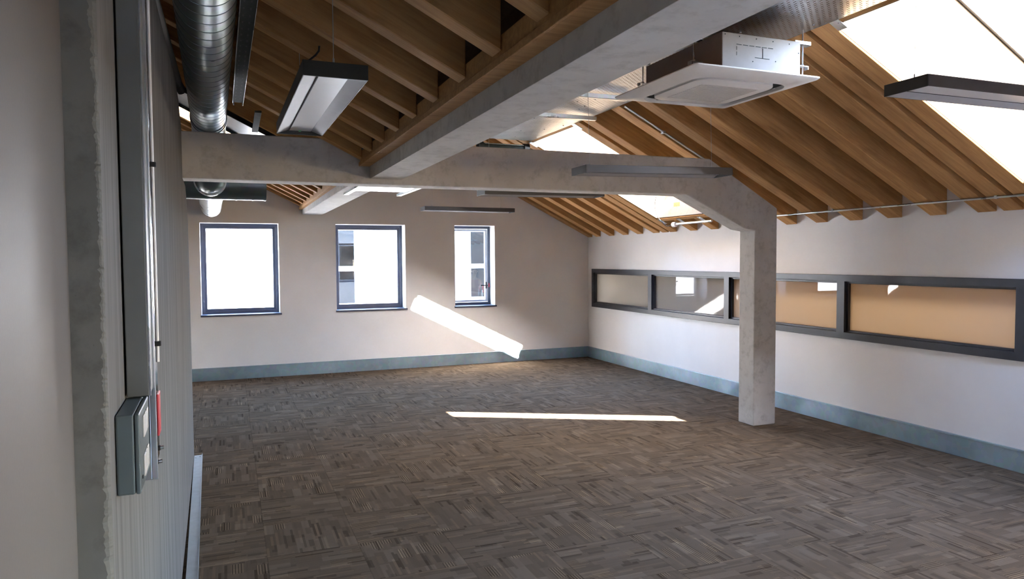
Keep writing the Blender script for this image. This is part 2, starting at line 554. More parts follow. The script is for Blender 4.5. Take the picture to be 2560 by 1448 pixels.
# ------------------------------------------------------------------ measured dimensions
XR, YB = 5.385, 10.191                   # right wall face, end wall face
X0, Y0 = -3.2, -4.6                      # far left and behind the camera
TH = math.radians(26.565)
CT, ST, TT = math.cos(TH), math.sin(TH), math.tan(TH)
RIDGE_R, RIDGE_L = 2.945, -0.75
def zr(x): return 1.93 + (XR - x) * 0.5              # underside of the right slope's rafters
def zl(x): return 2.335 + (0.915 - x) * 0.5          # underside of the left slope's rafters
def wx(y): return -0.185 - 0.0185 * y                # face of the left wall (slightly skewed)
BEAM_F, BEAM_B = 5.326, 5.54                         # cross frame, front and back face

# ------------------------------------------------------------------ setting: floor and walls
struct(MB().box(X0 - .2, 7.4, 1.0, YB + .35, -0.12, 0).obj('floor', MT['carpet']), 'brown grey streaked carpet tiles')
struct(MB().box(X0 - .2, 7.4, Y0 - .2, 1.0, -0.12, 0).obj('floor', MT['bounce_floor']), 'unseen pale floor added behind the viewer to bounce light up')

WIN = [(-0.355, 0.632, 0.872, 2.096), (1.395, 2.385, 0.882, 2.096), (3.138, 3.775, 0.885, 2.099)]
rect = lambda x0, x1, z0, z1: [(x0, z0), (x1, z0), (x1, z1), (x0, z1)]
end_outline = [(X0 - .2, -.1), (XR + .2, -.1), (XR + .2, 2.18), (RIDGE_R, 3.46), (0.95, 2.62), (RIDGE_L, 3.46), (X0 - .2, 2.25)]
struct(MB().plate(end_outline, [rect(*w) for w in WIN], XZ, YB, YB + .35).obj('wall_back', MT['plaster']), 'white plastered end wall with three windows')
struct(MB().plate(end_outline, [], XZ, Y0 - .2, Y0).obj('wall_front', MT['plaster']), 'white wall behind the viewer')
LW = (3.41, 10.035, 0.83, 1.42)
FILL_WIN = [(-1.75, .35, .83, 1.62)]     # unseen window added behind the viewer to let in more light
struct(MB().plate([(Y0, -.1), (YB, -.1), (YB, 2.22), (Y0, 2.22)], [rect(*LW)] + [rect(*w) for w in FILL_WIN], YZ, XR, XR + .2).obj('wall_right', MT['plaster']), 'long white plastered wall with a strip window')
struct(MB().box(X0 - .2, X0, Y0, YB, -.1, 2.3).obj('wall_outer', MT['plaster']))
# left wall: outline in (y, z), face on the skewed plane
lw = [(1.47, 0), (6.26, 0), (6.262, 1.0), (6.24, 1.9), (5.86, 2.155), (5.54, 2.158), (5.54, 2.40), (5.396, 2.476), (5.05, 2.602), (4.62, 2.655), (3.0, 2.60), (1.47, 2.58)]
struct(MB().prism(lw, lambda u, v, w: (wx(u) - w, u, v), 0.0, 0.13).obj('wall_left', MT['streaked']), 'grey streaked concrete wall at the left')
struct(MB().prism([(Y0, 0), (1.4545, 0), (1.4545, 2.62), (Y0, 2.62)], lambda u, v, w: (-0.265 - w, u, v), 0, .12).obj('wall_left', MT['plaster_dimmed']), 'white plastered wall nearest the viewer on the left')

# rough concrete pilaster between the plaster and the streaked wall, with a spalled arris
mb = MB()
nz_ = 620
rings = []
walk = 0.0
for i in range(nz_ + 1):
    z = 2.6 * i / nz_
    walk = 0.86 * walk + random.uniform(-.0016, .0016)
    chip = .0035 + abs(walk) * 1.6 + (random.random() * .003 if random.random() > .85 else 0)
    chip += .006 * max(0, math.sin(z * 6.3 + 1.0)) ** 6
    xf = -.2103
    rings.append([(-.285, 1.455, z), (xf - chip * 1.1, 1.455, z), (xf - chip * .5, 1.455 + chip * .30, z), (xf, 1.455 + min(chip, .012), z), (xf - .001, 1.4695, z), (-.285, 1.4695, z)])
vs = [p for r in rings for p in r]
fs = []
for i in range(nz_):
    for k in range(6):
        fs.append((i * 6 + k, i * 6 + (k + 1) % 6, (i + 1) * 6 + (k + 1) % 6, (i + 1) * 6 + k))
fs += [tuple(range(6)), tuple(range(nz_ * 6, nz_ * 6 + 6))]
mb.add(vs, fs)
tag(mb.obj('concrete_pilaster', MT['rough_concrete']), 'rough dark concrete pilaster with a chipped edge, between white plaster and grey trunking', 'column')

# galvanised skirtings
SK = 0.168
struct(MB().box(wx(YB) - 2.5, XR - .018, YB - .018, YB, 0, SK).box(wx(YB) - 2.5, XR - .018, YB - .022, YB - .004, SK - .012, SK + .003).obj('baseboard_back', MT['skirting'], bevel=.002))
mb = MB().box(XR - .018, XR, Y0, YB - .018, 0, SK).box(XR - .024, XR - .004, Y0, YB - .022, SK - .012, SK + .003)
struct(mb.obj('baseboard_right', MT['skirting'], bevel=.002))
mb = MB()
mb.hexa([(-.190, 2.0, .001), (-.135, 2.0, .001), (-.2385, 6.268, .001), (-.300, 6.262, .001)], [(-.190, 2.0, .012), (-.135, 2.0, .012), (-.2385, 6.268, .012), (-.300, 6.262, .012)])
mb.hexa([(-.139, 2.0, .012), (-.135, 2.0, .012), (-.2385, 6.268, .012), (-.2425, 6.268, .012)], [(-.139, 2.0, .022), (-.135, 2.0, .022), (-.2385, 6.268, .022), (-.2425, 6.268, .022)])
for y in (6.18, 6.21):
    mb.tube([(-.285 + (y - 6.18), y, .012), (-.285 + (y - 6.18), y, .0145)], .004, 8)
struct(mb.obj('baseboard_left', MT['trim']), 'galvanised trim along the foot of the grey left wall')

# ------------------------------------------------------------------ setting: roof slabs with skylight holes
SLAB0, SLAB1, CURB = 0.205, 0.46, 0.715
def slope_frame(x, z, direction):
    """matrix of a roof slope: local +x runs down the slope, local z is its normal"""
    if direction > 0:
        return Matrix.Translation((x, 0, z)) @ Matrix.Rotation(TH, 4, 'Y')
    return Matrix.Translation((x, 0, z)) @ Matrix.Rotation(math.pi - TH, 4, 'Y') @ Matrix.Rotation(math.pi, 4, 'X')
# right slope of the main bay
M_R = Matrix.Translation((XR, 0, 1.93)) @ Matrix.Rotation(TH, 4, 'Y')
M_L = Matrix.Translation((0.915, 0, 2.335)) @ Matrix.Rotation(TH, 4, 'Y')
M_RB = Matrix.Translation((RIDGE_R, 0, zr(RIDGE_R))) @ Matrix.Rotation(-TH, 4, 'Y')   # valley slope of the main bay, local x runs up to the right
M_LB = Matrix.Translation((RIDGE_L, 0, zl(RIDGE_L))) @ Matrix.Rotation(-TH, 4, 'Y')
lx_r = lambda x: (x - XR) / CT
lx_l = lambda x: (x - 0.915) / CT
SKY_X0, SKY_X1 = lx_r(3.345), lx_r(5.06)
SKY_R = [(-2.39, -1.27), (2.12, 3.235), (6.60, 7.735)]
SKY_L = [(6.60, 7.735)]
SKYL_X0, SKYL_X1 = lx_l(-.56), lx_l(.36)
def slab(name, Mx, xa, xb, holes, cut_a=0, cut_b=0, up=1):
    mb = MB()
    def to3(u, v, w):
        x = u
        if abs(u - xa) < 1e-6: x = u - cut_a * TT * w
        if abs(u - xb) < 1e-6: x = u - cut_b * TT * w
        return (x, v, w)
    outer = [(xa, Y0 - .2), (xb, Y0 - .2), (xb, YB + .35), (xa, YB + .35)]
    e = .0165
    hl = [[(x0 - e, y0 - e), (x1 + e, y0 - e), (x1 + e, y1 + e), (x0 - e, y1 + e)] for x0, x1, y0, y1 in holes]
    mb.plate(outer, hl, to3, SLAB0, SLAB1)
    o = mb.obj(name, MT['wood_dark'])
    o.matrix_world = Mx
    return struct(o, 'dark timber boarding above the rafters')
slab('ceiling', M_R, lx_r(RIDGE_R), lx_r(XR + .45), [(SKY_X0, SKY_X1, a, b) for a, b in SKY_R], 1, 1)
slab('ceiling', M_L, lx_l(RIDGE_L), lx_l(1.02), [(SKYL_X0, SKYL_X1, a, b) for a, b in SKY_L], 1, 1)
slab('ceiling', M_RB, (1.0 - RIDGE_R) / CT, 0, [], -1, -1)
slab('ceiling', M_LB, (X0 - .5 - RIDGE_L) / CT, 0, [], -1, -1)

# ------------------------------------------------------------------ skylights
def matrix_parts(root, Mx):
    root.matrix_world = Mx
def skylight(n, Mx, x0, x1, y0, y1, label):
    root = bpy.data.objects.new('window_%d' % n, None)
    COL.objects.link(root)
    root.matrix_world = Mx
    struct(root, label)
    t = .016
    def pp(mb, name, mat, **kw):
        o = mb.obj(name, mat, **kw); o.parent = root; return o
    z0 = 0.012
    pp(MB().box(x0 - t, x0, y0 - t, y1 + t, z0, CURB), 'lining_board', MT['ply'])
    pp(MB().box(x1, x1 + t, y0 - t, y1 + t, z0, CURB), 'lining_board', MT['ply'])
    pp(MB().box(x0, x1, y0 - t, y0, z0, CURB), 'lining_board', MT['ply'])
    pp(MB().box(x0, x1, y1, y1 + t, z0, CURB), 'lining_board', MT['ply'])
    c = .09
    mb = MB().plate([(x0 - c, y0 - c), (x1 + c, y0 - c), (x1 + c, y1 + c), (x0 - c, y1 + c)], [[(x0 - t, y0 - t), (x1 + t, y0 - t), (x1 + t, y1 + t), (x0 - t, y1 + t)]], XY, SLAB1 - .02, CURB)
    pp(mb, 'curb', MT['frame'])
    f = .022
    mb = MB().plate([(x0 - c, y0 - c), (x1 + c, y0 - c), (x1 + c, y1 + c), (x0 - c, y1 + c)], [[(x0 + f, y0 + .002), (x1 - f, y0 + .002), (x1 - f, y1 - f), (x0 + f, y1 - f)]], XY, CURB, CURB + .03)
    pp(mb, 'sash', MT['frame'])
    pp(MB().box(x0 + .005, x1 - .005, y0 - .01, y1 - .005, CURB + .012, CURB + .018), 'pane', MT['glass'])
    # light portal: lets the renderer find the sky through this opening
    ld = bpy.data.lights.new('skylight_portal', 'AREA')
    ld.shape = 'RECTANGLE'; ld.size = x1 - x0; ld.size_y = y1 - y0
    ld.cycles.is_portal = True
    lo = bpy.data.objects.new('skylight_portal', ld)
    COL.objects.link(lo)
    lo.matrix_world = Mx @ Matrix.Translation(((x0 + x1) / 2, (y0 + y1) / 2, CURB + .04))
    return root
skylight(5, M_R, SKY_X0, SKY_X1, *SKY_R[1], 'near skylight in the right slope, above the hanging lamp')
skylight(6, M_R, SKY_X0, SKY_X1, *SKY_R[2], 'skylight in the right slope beyond the concrete frame')
skylight(7, M_L, SKYL_X0, SKYL_X1, *SKY_L[0], 'skylight in the left slope behind the spiral duct')
skylight(8, M_R, SKY_X0, SKY_X1, *SKY_R[0], 'unseen skylight added behind the viewer for more light')  # continues the skylight row out of view, added for its light

# ------------------------------------------------------------------ end wall windows
def end_window(n, x0, x1, z0, z1, label, handle=False):
    root = bpy.data.objects.new('window_%d' % n, None)
    root.location = ((x0 + x1) / 2, YB + .22, z0)
    COL.objects.link(root); struct(root, label)
    bpy.context.view_layer.update()
    yf = YB + .215
    fw = .040
    part(MB().plate(rect(x0, x1, z0, z1), [rect(x0 + fw, x1 - fw, z0 + fw, z1 - fw)], XZ, yf, yf + .07), 'frame', MT['frame_blue'], root, bevel=.003)
    a = fw + (.006 if handle else -.002); s = .030
    part(MB().plate(rect(x0 + a, x1 - a, z0 + a, z1 - a), [rect(x0 + a + s, x1 - a - s, z0 + a + s, z1 - a - s)], XZ, yf + .016, yf + .062), 'sash', MT['upvc' if handle else 'frame_blue'], root, bevel=.002)
    part(MB().box(x0 + a + s - .004, x1 - a - s + .004, yf + .036, yf + .042, z0 + a + s - .004, z1 - a - s + .004), 'pane', MT['glass'], root)
    part(MB().box(x0 - .012, x1 + .022, YB - .022, yf, z0 - .022, z0 + .002), 'sill', MT['frame_blue'], root, bevel=.003, label='dark sill board')
    if handle:
        hx, hz = x1 - fw - .022, z0 + .30
        h = part(MB().box(hx - .012, hx + .012, yf + .004, yf + .016, hz - .05, hz + .05).tube([(hx, yf + .006, hz), (hx, yf - .03, hz)], .008).box(hx - .11, hx + .008, yf - .042, yf - .028, hz - .009, hz + .009), 'handle', MT['black'], root, bevel=.002)
        subpart(MB().box(hx - .075, hx - .068, yf - .046, yf - .043, hz - .11, hz - .005).box(hx + .03, hx + .045, yf - .02, yf - .016, hz - .03, hz + .03), 'tag', MT['red'], h, root, 'red tag')
        subpart(MB().box(hx - .090, hx - .082, yf - .046, yf - .043, hz - .17, hz - .07), 'ribbon', MT['ribbon'], h, root, 'pale blue ribbon')
    ld = bpy.data.lights.new('window_portal', 'AREA')
    ld.shape = 'RECTANGLE'; ld.size = x1 - x0; ld.size_y = z1 - z0
    ld.cycles.is_portal = True
    lo = bpy.data.objects.new('window_portal', ld)
    COL.objects.link(lo)
    lo.location = ((x0 + x1) / 2, YB + .36, (z0 + z1) / 2)
    lo.rotation_euler = (-math.pi / 2, 0, 0)
for i, w in enumerate(WIN):
    end_window(i + 1, *w, ['widest window, at the left of the end wall', 'middle window of the end wall', 'narrow window at the right of the end wall'][i], i == 2)

for i, (a, b, z0, z1) in enumerate(FILL_WIN):
    root = bpy.data.objects.new('window_%d' % (9 + i), None)
    root.location = (XR, (a + b) / 2, z0)
    COL.objects.link(root); struct(root, 'unseen window added in the right wall for more light')
    bpy.context.view_layer.update()
    part(MB().plate(rect(a, b, z0, z1), [rect(a + .05, b - .05, z0 + .05, z1 - .05)], YZ, XR + .09, XR + .15), 'frame', MT['frame'], root)
    part(MB().box(XR + .117, XR + .123, a + .045, b - .045, z0 + .045, z1 - .045), 'pane', MT['glass'], root)
    ld = bpy.data.lights.new('window_portal', 'AREA')
    ld.shape = 'RECTANGLE'; ld.size = z1 - z0; ld.size_y = b - a
    ld.cycles.is_portal = True
    lo = bpy.data.objects.new('window_portal', ld)
    COL.objects.link(lo)
    lo.location = (XR + .21, (a + b) / 2, (z0 + z1) / 2)
    lo.rotation_euler = (0, math.pi / 2, 0)

# ------------------------------------------------------------------ strip window in the right wall
y0, y1, z0, z1 = LW
root = bpy.data.objects.new('window_4', None)
root.location = (XR, (y0 + y1) / 2, z0)
COL.objects.link(root); struct(root, 'long dark framed strip window with beige panes in the right wall')
bpy.context.view_layer.update()
ys = [3.41, 5.075, 6.735, 8.355, 10.035]
fx0, fx1 = XR - .022, XR + .085
holes = []
for i in range(4):
    a = ys[i] + (.055 if i == 0 else .045); b = ys[i + 1] - (.055 if i == 3 else .045)
    holes.append((a, b, z0 + .055, z1 - .055))
part(MB().plate(rect(y0 - .01, y1 + .005, z0 - .008, z1 + .006), [rect(*h) for h in holes], YZ, fx0, fx1), 'frame', MT['frame'], root, bevel=.003)
for i, (a, b, c, d) in enumerate(holes):
    s = .020
    part(MB().plate(rect(a, b, c, d), [rect(a + s, b - s, c + s, d - s)], YZ, fx0 + .03, fx1 - .02), 'bead', MT['frame'], root, bevel=.002)
    part(MB().box(fx0 + .058, fx0 + .066, a + s - .004, b - s + .004, c + s - .004, d - s + .004), 'pane', MT['film'], root, 'beige pane reflecting the end wall windows')
# the passage behind the strip window
struct(MB().box(6.75, 6.85, 2.6, YB, -.1, 2.4).obj('wall_passage', MT['cream']), 'cream wall of the passage behind the strip window')
struct(MB().box(XR + .2, 6.85, 2.5, 2.6, -.1, 2.4).obj('wall_passage', MT['cream']))
struct(MB().box(XR + .2, 6.85, 2.5, YB + .1, 2.3, 2.4).obj('ceiling', MT['cream']))
ld = bpy.data.lights.new('pane_backlight', 'AREA')  # unseen lamps, added to light the beige panes from behind
ld.shape = 'RECTANGLE'; ld.size = .3; ld.size_y = .8
ld.energy = 8.0; ld.color = (1.0, 0.82, 0.62)
struct(MB().box(XR + .2, 6.75, 6.62, 6.70, -.1, 2.3).obj('wall_passage', MT['cream']), 'unseen partition added to hold lamp light off the far panes')  # blocker added to keep the lamps from lighting the two far panes
for y in (5.7, 3.9):
    lo = bpy.data.objects.new('pane_backlight', ld)
    COL.objects.link(lo); lo.location = (6.2, y, 2.28)

# ------------------------------------------------------------------ concrete frame and beams
prof = [(-0.75, 2.16), (3.80, 2.160), (4.45, 1.862), (4.566, 1.845), (4.566, 0), (4.822, 0), (4.822, 2.06), (4.05, 2.488), (-0.75, 2.478)]
mb = MB().plate(prof, [], XZ, BEAM_F, BEAM_B)
pf = mb.obj('concrete_portal_frame', MT['concrete'], bevel=.008)
tag(pf, 'cast concrete frame, a beam across the room with a sloped shoulder and a square column', 'beam')
mb = MB().box(0.988, 1.222, Y0, BEAM_F - .001, 2.20, 2.44)
for y in (4.33,):
    mb.box(0.9865, 0.989, y - .004, y + .004, 2.20, 2.44)
b1 = mb.obj('concrete_beam', MT['concrete'], bevel=.006)
tag(b1, 'long concrete beam running overhead from the viewer to the concrete cross frame', 'beam')
b2 = MB().box(0.950, 1.215, BEAM_B + .001, YB - .001, 2.222, 2.44).obj('concrete_beam', MT['concrete'], bevel=.006)
tag(b2, 'concrete beam beyond the cross frame, ending at the white end wall', 'beam')
def wall_plate(ya, yb, label):
    mb = MB().prism([(0.915, 2.290), (0.9875, 2.290), (0.9875, 2.425), (0.915, 2.395)], XZ, ya, yb)
    mb.box(0.905, 0.9155, ya, yb, 2.288, 2.318)
    o = mb.obj('timber_wall_plate', MT['wood'], bevel=.003)
    return tag(o, label, 'timber plate', 'timber wall plates')
wall_plate(Y0, BEAM_F - .002, 'pale timber plate along the near overhead concrete beam, carrying the left rafters')
o = wall_plate(BEAM_B + .002, YB - .002, 'pale timber plate along the far concrete beam beside the end wall')

# ------------------------------------------------------------------ rafters
def rafter_mesh(name, x_lo, x_hi, width, depth, plumb):
    mb = MB()
    q = lambda x, y, z: (x - plumb * TT * z, y, z)
    h = width / 2
    mb.hexa([q(x_lo, -h, 0), q(x_hi, -h, 0), q(x_hi, h, 0), q(x_lo, h, 0)], [q(x_lo, -h, depth), q(x_hi, -h, depth), q(x_hi, h, depth), q(x_lo, h, depth)])
    return mb
def rafter_set(Mx, x_lo, x_hi, width, depth, plumb, rows, group):
    first = None
    for y, label in rows:
        if first is None:
            first = rafter_mesh('rafter', x_lo, x_hi, width, depth, plumb).obj('roof_rafter', MT['wood'], bevel=.004, segs=1)
            o = first
        else:
            o = first.copy(); COL.objects.link(o)
        o.matrix_world = Matrix.Translation((0, y, 0)) @ Mx
        tag(o, label, 'rafter', group)
RD = .20
# right slope, full length rafters
near_rows = [5.731, 5.329, 4.922, 4.513, 4.106]
lab_r = []
for i, y in enumerate(near_rows):
    w = ['brown rafter of the right slope just behind the concrete frame',
         'brown rafter of the right slope lying against the front of the concrete frame',
         'second brown rafter in front of the concrete frame on the right slope',
         'third brown rafter in front of the concrete frame on the right slope',
         'fourth brown rafter in front of the concrete frame on the right slope'][i]
    lab_r.append((y, w))
lab_r += [(3.704, 'leftmost of the three close-set rafters beside the near skylight'),
          (3.507, 'middle one of the three close-set rafters beside the near skylight'),
          (3.312, 'rafter forming the bright left edge of the near skylight')]
for i, y in enumerate([2.04, 1.84, 1.43, 1.02, 0.61]):
    lab_r.append((y, ['rafter on the viewer side of the near skylight', 'second rafter on the viewer side of the near skylight', 'third rafter on the viewer side of the near skylight', 'fourth rafter on the viewer side of the near skylight', 'fifth rafter on the viewer side of the near skylight'][i]))
far_rows = [10.115, 9.848, 9.426, 9.018, 8.626, 8.218]
for i, y in enumerate(far_rows):
    lab_r.append((y, ('rafter of the right slope lying against the end wall' if i == 0 else '%s rafter out from the end wall on the right slope' % ORD[i])))
lab_r += [(8.0, 'second rafter beyond the far skylight on the right slope'), (7.822, 'rafter on the end wall side of the far skylight'),
          (6.525, 'rafter on the concrete frame side of the far skylight'), (6.30, 'second rafter on the concrete frame side of the far skylight')]
rafter_set(M_R, lx_r(RIDGE_R) + .005, lx_r(XR) - .001, .147, RD, 1, lab_r, 'right slope rafters')
# short rafters under the skylights
cr = [(7.383, 'left one of the two short rafters below the far skylight'), (6.972, 'right one of the two short rafters below the far skylight'),
      (2.47, 'nearer short rafter below the near skylight'), (2.88, 'farther short rafter below the near skylight')]
rafter_set(M_R, SKY_X1 + .075, lx_r(XR) - .001, .14, RD, 1, cr, 'short rafters below the skylights')
# trimmers across the skylight ends
for k, (ya, yb) in enumerate(SKY_R[1:]):
    nm = ['near', 'far'][k]
    for (xa, xb, w) in ((SKY_X0 - .047, SKY_X0 - .017, 'upper'), (SKY_X1 + .017, SKY_X1 + .074, 'lower')):
        hw = (xb - xa) / 2
        o = MB().box(-(yb - ya) / 2, (yb - ya) / 2, -hw, hw, 0, RD).obj('skylight_trimmer', MT['wood'], bevel=.003)
        o.matrix_world = M_R @ Matrix.Translation(((xa + xb) / 2, (ya + yb) / 2, 0)) @ Matrix.Rotation(math.pi / 2, 4, 'Z')
        tag(o, 'timber trimmer along the %s edge of the %s skylight' % (w, nm), 'timber beam', 'skylight trimmers')
# left slope rafters
rows = []
ny = [5.235 + .045 - .4075 * k for k in range(12)]
for k, y in enumerate(ny):
    rows.append((y, 'dark rafter of the left slope lying against the concrete cross frame' if k == 0 else '%s dark rafter of the left slope out from the concrete cross frame' % ORD[k]))
fy = [10.13 - .4075 * k for k in range(7)]
for k, y in enumerate(fy):
    rows.append((y, 'far left-slope rafter lying against the end wall' if k == 0 else '%s far left-slope rafter out from the end wall' % ORD[k]))
rows.append((6.555, 'left-slope rafter on the near side of the left skylight'))
rows.append((6.10, 'left-slope rafter just beyond the concrete cross frame'))
rafter_set(M_L, lx_l(RIDGE_L) + .005, lx_l(0.915) - .001, .09, RD, 1, rows, 'left slope rafters')
# valley slope of the main bay (seen only past the beam)
rows = [(5.3 - .41 * k, 'rafter of the hidden slope above the long beam, %s from the cross frame' % ORD[k]) for k in range(9)]
rafter_set(M_RB, (1.24 - RIDGE_R) / CT, -.005, .12, RD, -1, rows, 'hidden slope rafters')

# galvanised hanger plates at the skylight corners
def hanger(x, y, label):
    o = MB().box(-.058, .058, -.034, .034, -.004, -.001)
    for dx in (-.04, 0, .04):
        o.tube([(dx, -.012, -.004), (dx, -.012, -.0065)], .004, 8)
    o = o.obj('steel_hanger', MT['galv'])
    o.matrix_world = M_R @ Matrix.Translation((lx_r(x), y, 0))
    return tag(o, label, 'bracket', 'galvanised hanger plates')
hanger(3.325, 3.20, 'bright galvanised hanger plate at the upper left corner of the near skylight')
hanger(3.345, 6.575, 'bright galvanised hanger plate at the near upper corner of the far skylight')
hanger(3.36, 7.72, 'galvanised hanger plate at the far upper corner of the far skylight')
hanger(5.15, 7.32, 'galvanised hanger plate on the left short rafter below the far skylight')
hanger(5.15, 6.91, 'galvanised hanger plate on the right short rafter below the far skylight')
hanger(5.13, 7.70, 'galvanised hanger plate at the lower far corner of the far skylight')
hanger(5.13, 3.205, 'galvanised hanger plate at the lower left corner of the near skylight')

# ------------------------------------------------------------------ ridge trays and struts
def tray_sheet(x0, x1, y0, y1, z, name, label):
    root = thing(name, ((x0 + x1) / 2, (y0 + y1) / 2, z), label, 'cable tray', 'perforated trays under the ridge')
    bpy.context.view_layer.update()
    part(MB().box(x0, x1, y0, y1, z, z + .0015), 'sheet', MT['perf'], root, origin=((x0 + x1) / 2, (y0 + y1) / 2, z))
    part(MB().box(x0, x0 + .002, y0, y1, z, z + .05), 'flange', MT['galv'], root)
    part(MB().box(x1 - .002, x1, y0, y1, z, z + .025), 'flange', MT['galv'], root)
    rnd = random.Random(3)
    for k in range(18):
        px, py = x0 + .06 + rnd.random() * (x1 - x0 - .12), y0 + (y1 - y0) * (k + .5) / 18
        part(MB().tube([(px, py, z), (px, py, z - .006)], .007, 8), 'fixing_screw', MT['galv'], root)
    return root
tray_sheet(2.58, 3.30, 0.5, 5.28, 2.968, 'perforated_tray', 'wide perforated galvanised tray under the ridge above the air conditioning unit')
tray_sheet(2.58, 3.30, 5.285, 7.66, 2.968, 'perforated_tray', 'perforated galvanised tray under the ridge beyond the concrete frame')
def strut(x0, x1, y, z, label):
    mb = MB().box(x0, x1, y - .02, y + .02, z, z + .003).box(x0, x1, y - .02, y - .0175, z, z + .036).box(x0, x1, y + .0175, y + .02, z, z + .036)
    return tag(mb.obj('strut_channel', MT['galv']), label, 'strut', 'steel struts below the ridge tray')
strut(2.5, 3.14, 5.25, 2.918, 'steel strut across the ridge tray, just behind the air conditioning unit')
strut(2.5, 3.30, 6.09, 2.918, 'steel strut across the ridge tray, nearer the far skylight')
# dark tubular unit at the end of the tray
root = thing('tubular_motor', (3.08, 7.78, 2.93), 'dark tubular unit lying across the end of the far ridge tray', 'motor')
bpy.context.view_layer.update()
part(MB().tube([(2.74, 7.80, 2.90), (3.27, 7.80, 2.90)], .042, 16), 'tube', MT['dark_steel'], root, smooth=True)
part(MB().tube([(3.26, 7.80, 2.90), (3.325, 7.80, 2.90)], .056, 16), 'end_cap', MT['black'], root, smooth=True)
part(MB().tube([(2.69, 7.80, 2.90), (2.75, 7.80, 2.90)], .056, 16), 'end_cap', MT['black'], root, smooth=True)
part(MB().box(2.76, 3.25, 7.755, 7.76, 2.925, 2.931), 'strip', MT['galv'], root)
tag(MB().tube([(2.52, .6, 2.93), (2.52, 7.6, 2.93)], .024, 12).obj('black_pipe', MT['black'], smooth=True), 'black lagged pipe running beside the ridge tray above the long beam', 'pipe')

# ------------------------------------------------------------------ air conditioning cassette
AX0, AX1, AY0, AY1, AZ = 2.385, 3.275, 3.255, 4.155, 2.634
root = thing('ceiling_cassette', ((AX0 + AX1) / 2, (AY0 + AY1) / 2, AZ), 'white square air conditioning cassette hanging below the perforated ridge tray', 'air conditioner')
bpy.context.view_layer.update()
acx, acy = (AX0 + AX1) / 2, (AY0 + AY1) / 2
body = MB().box(2.60, 3.165, 3.315, 4.10, AZ + .028, 2.868)
body = part(body, 'body', MT['ac_body'], root, bevel=.004)
mb = MB()
for k in range(6):
    mb.box(2.70 + .012 * 0 + k * .045, 2.735 + k * .045, 3.3135, 3.3155, 2.805, 2.808)
for z in (2.745, 2.775):
    mb.box(2.70, 2.702, 3.3135, 3.3155, z, z + .02)
mb.box(2.83, 2.935, 3.3135, 3.3155, 2.742, 2.745)
mb.box(2.885, 2.888, 3.3135, 3.3155, 2.745, 2.80)
subpart(mb, 'panel_slots', MT['dark_steel'], body, root)
for px, pz in ((2.62, 2.855), (2.72, 2.852), (2.84, 2.85), (2.96, 2.848), (3.08, 2.846), (3.15, 2.80), (2.815, 2.72), (2.98, 2.735)):
    subpart(MB().tube([(px, 3.316, pz), (px, 3.3135, pz)], .0035, 8), 'screw', MT['dark_steel'], body, root)
# panel: a shallow dished square with rounded corners
def rrect(hx, hy, r, n=6):
    pts = []
    for cx, cy, a0 in ((hx - r, hy - r, 0), (-hx + r, hy - r, 90), (-hx + r, -hy + r, 180), (hx - r, -hy + r, 270)):
        for k in range(n + 1):
            a = math.radians(a0 + 90 * k / n)
            pts.append((acx + cx + r * math.cos(a), acy + cy + r * math.sin(a)))
    return pts
def loft(loops, cap=True):
    m = MB(); n = len(loops[0][0])
    vs = [(x, y, z) for lp, z in loops for x, y in lp]
    fs = []
    for i in range(len(loops) - 1):
        for k in range(n):
            fs.append((i * n + k, i * n + (k + 1) % n, (i + 1) * n + (k + 1) % n, (i + 1) * n + k))
    if cap:
        fs.append(tuple(range(n))); fs.append(tuple(range((len(loops) - 1) * n, len(loops) * n)))
    return m.add(vs, fs)
H = (AX1 - AX0) / 2
G1, G2 = .335, .283
m_ = loft([(rrect(H - .01, H - .01, .02), AZ + .03), (rrect(H, H, .022), AZ + .026), (rrect(H, H, .022), AZ + .020), (rrect(H - .01, H - .01, .022), AZ + .012), (rrect(G1 + .02, G1 + .02, .13), AZ - .010), (rrect(G1, G1, .12), AZ - .010), (rrect(G1, G1, .12), AZ + .018)])
panel = part(m_, 'panel', MT['white'], root, smooth=True)
part(loft([(rrect(G1 - .001, G1 - .001, .12), AZ + .013), (rrect(G1 - .001, G1 - .001, .12), AZ + .017)]), 'outlet_recess', MT['dark_steel'], root)
part(loft([(rrect(G2, G2, .10), AZ + .012), (rrect(G2, G2, .10), AZ - .004), (rrect(G2 - .012, G2 - .012, .095), AZ - .010)]), 'intake_panel', MT['white'], root, smooth=True)
mb = MB()
for k in range(18):
    yk = acy - .175 + .35 * k / 17
    mb.box(acx - .205, acx + .205, yk - .0072, yk + .0072, AZ - .0125, AZ - .0095)
part(mb, 'intake_grille', MT['ac_grille'], root)
vx = G1 - .006
for (ax, sgn) in (('y', -1), ('y', 1), ('x', -1), ('x', 1)):
    m_ = MB()
    if ax == 'y':
        yy = acy + sgn * (G1 + G2) / 2
        m_.hexa([(acx - .2, yy - .011, AZ - .006), (acx + .2, yy - .011, AZ - .006), (acx + .2, yy + .011, AZ + .001), (acx - .2, yy + .011, AZ + .001)], [(acx - .2, yy - .011, AZ - .002), (acx + .2, yy - .011, AZ - .002), (acx + .2, yy + .011, AZ + .005), (acx - .2, yy + .011, AZ + .005)])
    else:
        xx = acx + sgn * (G1 + G2) / 2
        m_.hexa([(xx - .011, acy - .2, AZ - .006), (xx + .011, acy - .2, AZ + .001), (xx + .011, acy + .2, AZ + .001), (xx - .011, acy + .2, AZ - .006)], [(xx - .011, acy - .2, AZ - .002), (xx + .011, acy - .2, AZ + .005), (xx + .011, acy + .2, AZ + .005), (xx - .011, acy + .2, AZ - .002)])
    part(m_, 'louvre', MT['ac_grille'], root)
